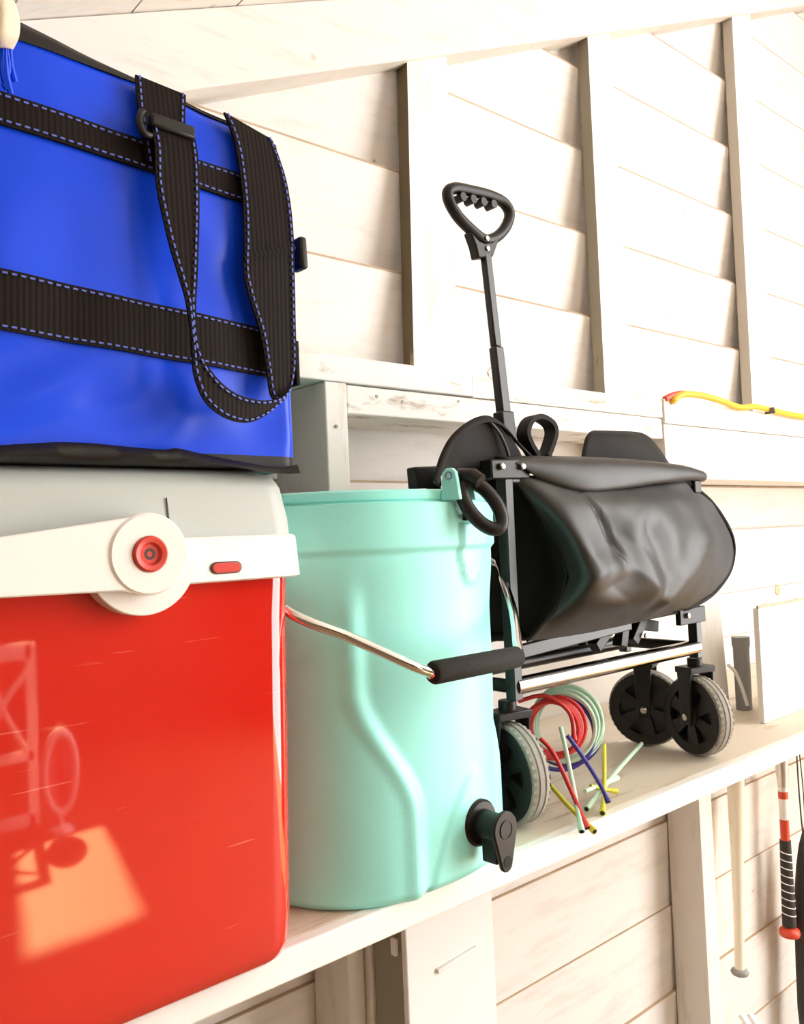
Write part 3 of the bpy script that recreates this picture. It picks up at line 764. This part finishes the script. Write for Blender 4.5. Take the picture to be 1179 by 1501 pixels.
# dark end of the folded body seen between upright and lip
bm = NB(); rows = []
for a, b in zip(edgeL[::6], edgeL[::6]):
    bk_ = Vector((1.14, 1.13, a.z)); mid = (a + bk_) / 2 + Vector((.07, .0, 0)); rows.append([a, mid, bk_])
sheet(bm, rows, 5, 2, .003); obj('canvas_end', bm, M['fabricmat'], wg, solid=.002, smooth=70)
bm = NB(); sheet(bm, [[(1.13, 1.15, .10), (1.4, 1.17, .10), (1.70, 1.15, .09)], [(1.13, 1.16, -.05), (1.4, 1.175, -.05), (1.70, 1.16, -.05)], [(1.13, 1.15, -.185), (1.4, 1.15, -.185), (1.69, 1.14, -.18)]], 5, 5, .003)
obj('canvas_back', bm, M['fabricmat'], wg, solid=.002, smooth=70)
bm = NB(); sheet(bm, [[(1.115, .985, -.185), (1.4, .97, -.183), (1.68, .97, -.178)], [(1.115, 1.07, -.19), (1.4, 1.07, -.19), (1.68, 1.07, -.185)], [(1.13, 1.15, -.185), (1.4, 1.15, -.185), (1.69, 1.14, -.18)]], 5, 4)
obj('canvas_base', bm, M['fabricmat'], wg, solid=.004, smooth=70)
bm = NB(); sheet(bm, [[at(1004,704,.972), (1.70, 1.06, .08), (1.70, 1.15, .09)], [at(1072,832,.972), (1.75, 1.06, -.05), (1.72, 1.16, -.05)], [at(1000,894,.968), (1.69, 1.06, -.18), (1.69, 1.14, -.18)]], 5, 5, .003)
obj('canvas_end', bm, M['fabricmat'], wg, solid=.002, smooth=70)
# turned-over top flap
bm = NB()
top = [(740,673,.978),(790,672,.966),(850,673,.958),(910,675,.954),(965,679,.958),(1005,684,.966),(1026,690,.974)]
bot = [(788,703,.966),(815,709,.952),(862,718,.938),(920,713,.936),(970,706,.942),(1010,703,.955),(1033,704,.968)]
sheet(bm, [[at(*p) + Vector((.03, .14, .004)) for p in top], [at(*p) + Vector((.01, .05, .008)) for p in top], [at(*p) for p in top], [(at(*p) + at(*q)) / 2 + Vector((0, -.010, 0)) for p, q in zip(top, bot)], [at(*q) for q in bot], [at(*q) + Vector((.004, .02, -.002)) for q in bot]], 5, 5, .003, 5)
obj('top_flap', bm, M['fabric'], wg, solid=.003, smooth=70, label='turned-over canvas top flap')
# hump of folded canvas behind the drinks cooler
bm = NB()
arc = [(636,704),(645,672),(662,640),(688,619),(714,611),(738,624),(760,648),(782,670)]
sheet(bm, [[at(px + 6, py + 8, .992) for px, py in arc], [at(px, py, .996) for px, py in arc], [at(px, py, 1.02) for px, py in arc], [at(px, py, 1.043) + Vector((0, 0, -.006)) for px, py in arc]], 6, 4, .003)
hump = obj('canvas_hump', bm, M['fabricmat'], wg, solid=.003, smooth=60, label='arched hump of folded canvas')
bm = NB(); sheet(bm, [[at(690,700,1.004), at(660,690,1.004), at(640,702,1.004)], [at(712,690,1.004), at(672,650,1.004), at(648,675,1.004)], [at(726,684,1.004), at(695,632,1.004), at(668,642,1.004)], [at(745,680,1.000), at(722,622,1.000), at(706,618,1.000)], [at(775,690,.995), at(762,660,.995), at(748,640,.995)]], 5, 5, .004)
obj('canvas_fold', bm, M['fabricmat'], wg, solid=.003, smooth=60)
bm = NB(); tube(bm, spline([at(712,612,.995), at(730,632,.992), at(742,656,.990), at(750,684,.988)], 6), .003, 8); obj('piping', bm, M['fabric'], hump)
# webbing loop and back flap
bm = NB(); lpx = [(792,668),(781,650),(776,632),(783,615),(796,610),(812,619),(817,632),(813,650),(806,668)]
a_ = spline([at(px, py, 1.005) for px, py in lpx], 5)
strap(bm, [(p, p + Vector((.004, .030, 0))) for p in a_], 1, .009); obj('webbing_loop', bm, M['fabricmat'], wg, smooth=50, label='standing loop of black webbing')
bm = NB(); sheet(bm, [[at(852,676,1.02), at(860,640,1.024), at(870,632,1.043)], [at(900,680,1.01), at(905,642,1.012), at(905,633,1.043)], [at(940,682,1.005), at(935,648,1.012), at(938,635,1.043)], [at(975,684,1.005), at(965,665,1.01), at(958,648,1.043)], [at(985,688,1.012), at(981,682,1.015), at(978,676,1.043)]], 5, 5, .003)
obj('back_flap', bm, M['fabricmat'], wg, solid=.004, smooth=60)
# pull handle
hb, ht = at(739, 610, 1.022), at(712, 372, 1.045)
bar('handle_sleeve', at(743, 650, 1.018), at(738, 604, 1.022), (1, 0, 0), .0165, .012, M['black'], .003)
ms = hb + (ht - hb) * .42
bar('handle_stem', hb, ms, (1, 0, 0), .0115, .009, M['frame'], .003)
bar('handle_stem', ms, ht, (1, 0, 0), .0092, .007, M['frame'], .003)
bm = NB()
lp = [(712,352),(694,340),(672,318),(659,296),(657,281),(668,276),(690,280),(715,286),(737,296),(747,312),(743,330),(730,346)]
tube(bm, spline([at(px, py, 1.048) for px, py in lp], 4, True), .0105, 12, closed=True)
gp = obj('handle_grip', bm, M['black'], wg, label='black D-shaped handle grip')
bm = NB(); 
prism(bm, [at(px, py, 1.038) for px, py in ((690,338),(703,352),(712,356),(722,354),(735,340),(730,358),(724,376),(702,378),(698,360))], (0, .020, 0)); obj('grip_neck', bm, M['black'], gp, smooth=35, bevel=.003)
for k in range(4):
    bm = NB(); p = at(678 + k * 15, 289 + k * 3.6, 1.041); tube(bm, [p + Vector((0, -.004, 0)), p + Vector((0, .016, 0))], .0078, 12); obj('finger_bump', bm, M['black'], gp)
for q in ((714, 349), (715, 364)):
    bm = NB(); lathe(bm, [(.0048, 0), (.0048, .002), (.003, .003)], at(*q, 1.0375), (0, -1, 0), 12); obj('bolt', bm, M['bolt'], gp)

# ================================================================== COILED PLASTIC TUBES
def tubing(label, color, loops, ends, seed):
    """one coloured plastic tube thing: coil rings and straight ends with open mouths"""
    t = thing('plastic_tube_coil', label, 'tube', tuple(Vector((1.27, 1.02, -.5))), 'coloured plastic tubes under the wagon')
    rnd = random.Random(seed)
    for (px, py, Y, r, tx) in loops:
        c = at(px, py, Y); bm = NB()
        ax = Vector((-.62 + tx, -.76, .12)).normalized(); u = ax.cross(ZU).normalized(); v = ax.cross(u)
        tube(bm, [c + (u * math.cos(a) + v * math.sin(a)) * r for a in [2*math.pi*k/40 for k in range(40)]], .0043, 8, closed=True)
        obj('coil', bm, M[color], t)
    for pts in ends:
        P_ = [at(*q) for q in pts]
        for v_ in P_:
            if v_.y > .903: v_.z = max(v_.z, -.4940)
        bm = NB(); sp_ = spline(P_, 6)
        rr = [.0040] * len(sp_); rr[-1] = .0058; rr[-2] = .0056; rr[-3] = .0046
        tube(bm, sp_, rr, 10); e = obj('tube_end', bm, M[color], t)
        d = (sp_[-1] - sp_[-2]).normalized(); bm = NB(); lathe(bm, [(.0040, 0), (.0040, .0006)], sp_[-1], d, 12); obj('mouth', bm, M['dark'], e)
    return t
tubing('red plastic tube coiled under the wagon with ends drooping forward', 'tred',
       [(812, 1068, 1.035, .050, 0), (816, 1066, 1.045, .049, .05), (808, 1070, 1.025, .051, -.03), (818, 1064, 1.05, .054, .03)],
       [((760,1028,1.06),(800,1020,1.03),(835,1045,1.0),(842,1085,.99)), ((792,1082,.985),(812,1105,.965),(838,1160,.93),(861,1214,.885))], 1)
tubing('mint green plastic tube in widest coil beneath the wagon rail', 'tmint',
       [(828, 1062, 1.06, .066, 0), (833, 1060, 1.07, .065, .04), (836, 1064, 1.08, .066, .02), (824, 1066, 1.05, .064, -.02), (832, 1058, 1.066, .069, .0)],
       [((822,1066,.985),(830,1100,.965),(842,1160,.93),(853,1219,.885)), ((941,1090,1.06),(905,1130,1.0),(860,1186,.945)), ((858,1160,.965),(905,1140,.99))], 2)
tubing('dark purple plastic tube behind the mint coil with one open end', 'tpurple',
       [(830, 1068, 1.09, .072, 0), (820, 1075, 1.055, .068, .02)],
       [((832,1078,.985),(855,1110,.965),(880,1150,.935),(892,1176,.915))], 3)
tubing('yellow plastic tube pieces lying loose on the shelf edge', 'tyellow',
       [],
       [((806,1150,1.0),(835,1183,.95),(872,1219,.885)), ((886,1092,1.03),(886,1150,.97),(884,1206,.915)), ((866,1152,.975),(880,1156,.968),(905,1160,.955))], 4)

# ================================================================== RIGHT END OF THE SHELF
cb = thing('painted_panel', 'white panel with torn brown top edge standing at the shelf far end', 'panel', (2.25, 1.04, -.5))
bm = NB(); box(bm, 2.05, 2.46, 1.03, 1.045, -.4995, -.214); obj('board', bm, M['card'], cb, smooth=0, bevel=.002)
bm = NB(); vr = []
for i in range(30):
    x = 2.052 + .40 * i / 29; hz = .006 + .007 * abs(noise.noise(Vector((x * 60, 0, 3))))
    vr.append([bm.verts.new(v) for v in ((x, 1.031, -.2138), (x, 1.031, -.2138 + hz), (x, 1.036, -.2138 + hz), (x, 1.036, -.2138))])
for A, B in zip(vr, vr[1:]):
    for k in range(4): bm.faces.new((A[k], B[k], B[(k+1) % 4], A[(k+1) % 4]))
obj('torn_edge', bm, M['cardtorn'], cb, smooth=0)
b0, b1 = at(1036, 1040, 1.185), at(1071, 1040, 1.185)
bm = NB(); prism(bm, [(b0.x, 1.185, -.4995), (b1.x, 1.185, -.4995), (b1.x + .008, 1.205, -.16), (b0.x + .008, 1.205, -.16)], (0, .02, 0))
obj('plank_offcut', bm, M['stud'], label='white painted plank standing upright on shelf behind the right wagon wheels', cat='plank', smooth=0, bevel=.002)
pp = at(1086, 940, 1.15)
bm = NB(); tube(bm, [(pp.x, pp.y, -.4995), (pp.x, pp.y, -.31)], .021, 20); tube(bm, [(pp.x, pp.y, -.33), (pp.x, pp.y, -.305)], .0235, 20)
obj('pipe_offcut', bm, M['pipe'], label='short grey pipe standing on the shelf left of the white panel', cat='pipe')
bm = NB(); tube(bm, spline([at(1068,975,1.12), at(1078,985,1.118), at(1088,1008,1.115), at(1096,1034,1.112)], 6), .0045, 10)
obj('cable_piece', bm, M['white'], label='short white cable leaning against the grey pipe', cat='cable')
# yellow extension cord on the plate
ec = thing('extension_cord', 'yellow extension cord with orange end lying along the wall plate', 'cord', tuple(at(1085, 596, 1.04)), k=K)
bm = NB(); tube(bm, spline([at(985,590,1.047), at(990,585,1.041), at(1003,578,1.039), at(1030,580,1.039), at(1058,588,1.039), at(1085,597,1.039), at(1105,596,1.039), at(1130,601,1.039), at(1155,607,1.039), at(1179,611,1.039), at(1240,618,1.039), at(1330,628,1.039)], 6), .0075, 12)
obj('cord', bm, M['yellow'], ec)
bm = NB(); tube(bm, spline([at(975,585,1.05), at(985,580,1.047), at(998,577,1.045), at(1010,578,1.045)], 5), .0072, 12); obj('orange_end', bm, M['batred'], ec, label='orange-red cord end')
bm = NB(); obox(bm, at(1128,598,1.034), at(1130,606,1.034), (1, 0, 0), .003, .012); obj('clip', bm, M['metaldark'], ec)
# small hook behind the wagon handle
bm = NB(); tube(bm, spline([at(722,556,1.05), at(717,552,1.03), at(715,545,1.025), at(719,539,1.03)], 5), .0016, 8)
obj('screw_hook', bm, M['bolt'], label='small metal screw hook in the plate behind the wagon handle', cat='hook', k=K)

# ================================================================== UNDER THE SHELF
ca = thing('wall_cabinet', 'white enamel cabinet fixed below the shelf under the drinks cooler', 'cabinet', (.93, 1.04, -1.3), k=K)
bm = NB(); box(bm, .835, 1.02, 1.012, 1.083, -1.3, -.4330); obj('body', bm, M['studgrey'], ca, smooth=0, bevel=.002)  # sides reuse the darkened grey of the stud side
bm = NB(); box(bm, .833, 1.024, 1.000, 1.0115, -1.298, -.4345); dr = obj('door', bm, M['cab'], ca, smooth=0, bevel=.003)
bm = NB(); obox(bm, at(640,1424,.999), at(698,1389,.999), (0, 1, 0), .004, .004); obj('door_pull', bm, M['cab'], dr, bevel=.002)
bm = NB(); box(bm, .8285, .8345, 1.02, 1.032, -.64, -.615); obj('latch', bm, M['white'], ca, smooth=0, bevel=.001)
# wooden bat
def axis(a, b): return Vector(b) - Vector(a)
t_, b_ = at(1078, 1120, 1.15), at(1085, 1428, 1.15)
bt = thing('wooden_bat', 'pale wooden bat hanging knob down on the wall below the shelf', 'bat', tuple(b_), k=K)
d = axis(b_, t_); L = d.length
bm = NB(); lathe(bm, [(.014, .01), (.0125, .03), (.013, L*.3), (.016, L*.55), (.021, L*.8), (.022, L*.97), (.016, L)], b_, d, 24); obj('shaft', bm, M['batwood'], bt, smooth=60)
bm = NB(); lathe(bm, [(.012, -.004), (.020, 0), (.023, .006), (.020, .012), (.013, .016)], b_, d, 24); obj('knob', bm, M['pipe'], bt, smooth=60, label='grey capped knob')
bm = NB(); tube(bm, [at(1079,1150,1.175), at(1079,1128,1.175)], .026, 16); obj('bracket', bm, M['pipe'], bt)
# metal bat
t_, b_ = at(1145, 1100, 1.14), at(1158, 1366, 1.14)
bt = thing('metal_bat', 'silver and red metal bat with black grip and red knob hanging below shelf', 'bat', tuple(b_), k=K)
d = axis(b_, t_); L = d.length
def seg(name, a, b, r0, r1, mt, lab=None):
    bm = NB(); lathe(bm, [(r0, a * L), (r1, b * L)], b_, d, 24); return obj(name, bm, mt, bt, smooth=60, label=lab)
seg('barrel', .80, 1.0, .0135, .021, M['alu'])
seg('band', .775, .80, .0135, .0135, M['white']); seg('band', .735, .775, .0130, .0135, M['batred']); seg('band', .62, .735, .0125, .0130, M['white']); seg('band', .505, .62, .0122, .0125, M['batred'])
seg('grip', .035, .505, .0185, .0150, M['grip'], 'black taped grip')
for k in range(9):
    p = b_ + d * (.10 + .042 * k); rr = .0183 - .0033 * (.10 + .042 * k - .035) / .47
    bm = NB(); u = d.normalized()
    e1 = u.orthogonal().normalized(); e2 = u.cross(e1)
    tl = [p + u * (.004 * math.sin(a)) + (e1 * math.cos(a) + e2 * math.sin(a)) * (rr + .0003) for a in [R(20 * j) for j in range(18)]]
    tube(bm, tl, .0015, 6, closed=True); obj('grip_stripe', bm, M['white'], bt)
bm = NB(); lathe(bm, [(.016, -.014), (.026, -.010), (.028, -.002), (.026, .006), (.018, .014)], b_, d, 28); obj('knob', bm, M['batred'], bt, smooth=60, label='red end knob')
# black net bag
nb = thing('net_bag', 'black net bag hanging on a cord right of the metal bat', 'bag', tuple(at(1185, 1500, 1.13)), k=K)
bm = NB()
prof = [(1176,1222,.006),(1175,1240,.014),(1177,1270,.026),(1178,1310,.034),(1180,1360,.037),(1182,1420,.038),(1184,1480,.036),(1186,1530,.028),(1187,1550,.006)]
rings = []
for px, py, r in prof:
    c = at(px, py, 1.125) + Vector((.012, 0, 0))
    rings.append([c + Vector((math.cos(a) * r * (1 + .15 * noise.noise(c * 20 + Vector((a, 0, 0)))), math.sin(a) * r * .8, 0)) for a in [2*math.pi*k/28 for k in range(28)]])
loft(bm, rings); obj('sack', bm, M['net'], nb, smooth=70)
bm = NB(); tube(bm, spline([at(1168,1102,1.14), at(1171,1150,1.135), at(1175,1200,1.13), at(1178,1226,1.125)], 5), .0022, 8); tube(bm, spline([at(1172,1102,1.14), at(1177,1150,1.135), at(1180,1200,1.13), at(1178,1226,1.125)], 5), .0016, 8); obj('cord', bm, M['grip'], nb)
# white slatted end at the bottom
wf = thing('slatted_rack', 'end of a white slatted rack low on the wall below the bats', 'rack', tuple(at(1105, 1530, 1.1)), k=K)
for k in range(2):
    bm = NB(); obox(bm, at(1087 + k * 12, 1487 - k * 1, 1.12), at(1118 + k * 13, 1535, 1.06), (1, 0, 0), .008, .006); obj('slat', bm, M['white'], wf, bevel=.002)

# ================================================================== FAR SIDE OF THE SHED (mirrored in the red cooler)
hx, hy = 1.90, -3.80
fh = thing('dish_heater', 'white oval-headed floor heater on the far floor, mirrored in the red cooler', 'heater', (hx, hy, FL))
bm = NB(); lathe(bm, [(.10, 0), (.105, .012), (.09, .03), (.03, .05)], (hx, hy, FL + .001), (0, 0, 1), 28); obj('base', bm, M['white'], fh)
bm = NB(); tube(bm, [(hx, hy, FL + .04), (hx, hy, FL + .17)], .022, 14); obj('stem', bm, M['white'], fh)
oc = Vector((hx, hy + .01, FL + .40))
bm = NB(); tube(bm, [oc + Vector((.125 * math.cos(a), 0, .24 * math.sin(a))) for a in [2*math.pi*k/40 for k in range(40)]], .030, 12, closed=True); obj('shell', bm, M['white'], fh)
bm = NB(); loft(bm, [[oc + Vector((.115 * q * math.cos(a), y, .23 * q * math.sin(a))) for a in [2*math.pi*k/40 for k in range(40)]] for q, y in ((1, 0), (.8, -.04), (.4, -.07), (.1, -.075))], False, True); obj('dish', bm, M['redplastic'], fh)
for q in (.3, .5, .7, .88):
    bm = NB(); tube(bm, [oc + Vector((.115 * q * math.cos(a), .012, .23 * q * math.sin(a))) for a in [2*math.pi*k/32 for k in range(32)]], .004, 6, closed=True); obj('grille_ring', bm, M['white'], fh)
lp_ = thing('lattice_panel', 'white framed panel with curved bars by the far wall, mirrored in the red cooler', 'panel', (1.45, -4.15, FL))
for a, b, u, hw in (((1.08, FL + .001), (1.08, -.80), 0, .04), ((1.80, FL + .001), (1.80, -.80), 0, .04), ((1.08, -.84), (1.80, -.84), 1, .05), ((1.08, FL + .45), (1.80, FL + .45), 1, .03), ((1.08, FL + .04), (1.80, FL + .04), 1, .04)):
    bm = NB(); obox(bm, (a[0], -4.15, a[1]), (b[0], -4.15, b[1]), (0, 1, 0), .02, hw); obj('frame_bar', bm, M['card'], lp_, smooth=0)
for k, pts in enumerate((((1.12, -1.48), (1.35, -1.30), (1.50, -.90)), ((1.76, -1.48), (1.60, -1.25), (1.45, -.90)), ((1.44, -1.48), (1.55, -1.2), (1.74, -1.0)))):
    bm = NB(); tube(bm, spline([(x, -4.15, z) for x, z in pts], 6), .022, 8); obj('curved_bar', bm, M['card'], lp_)
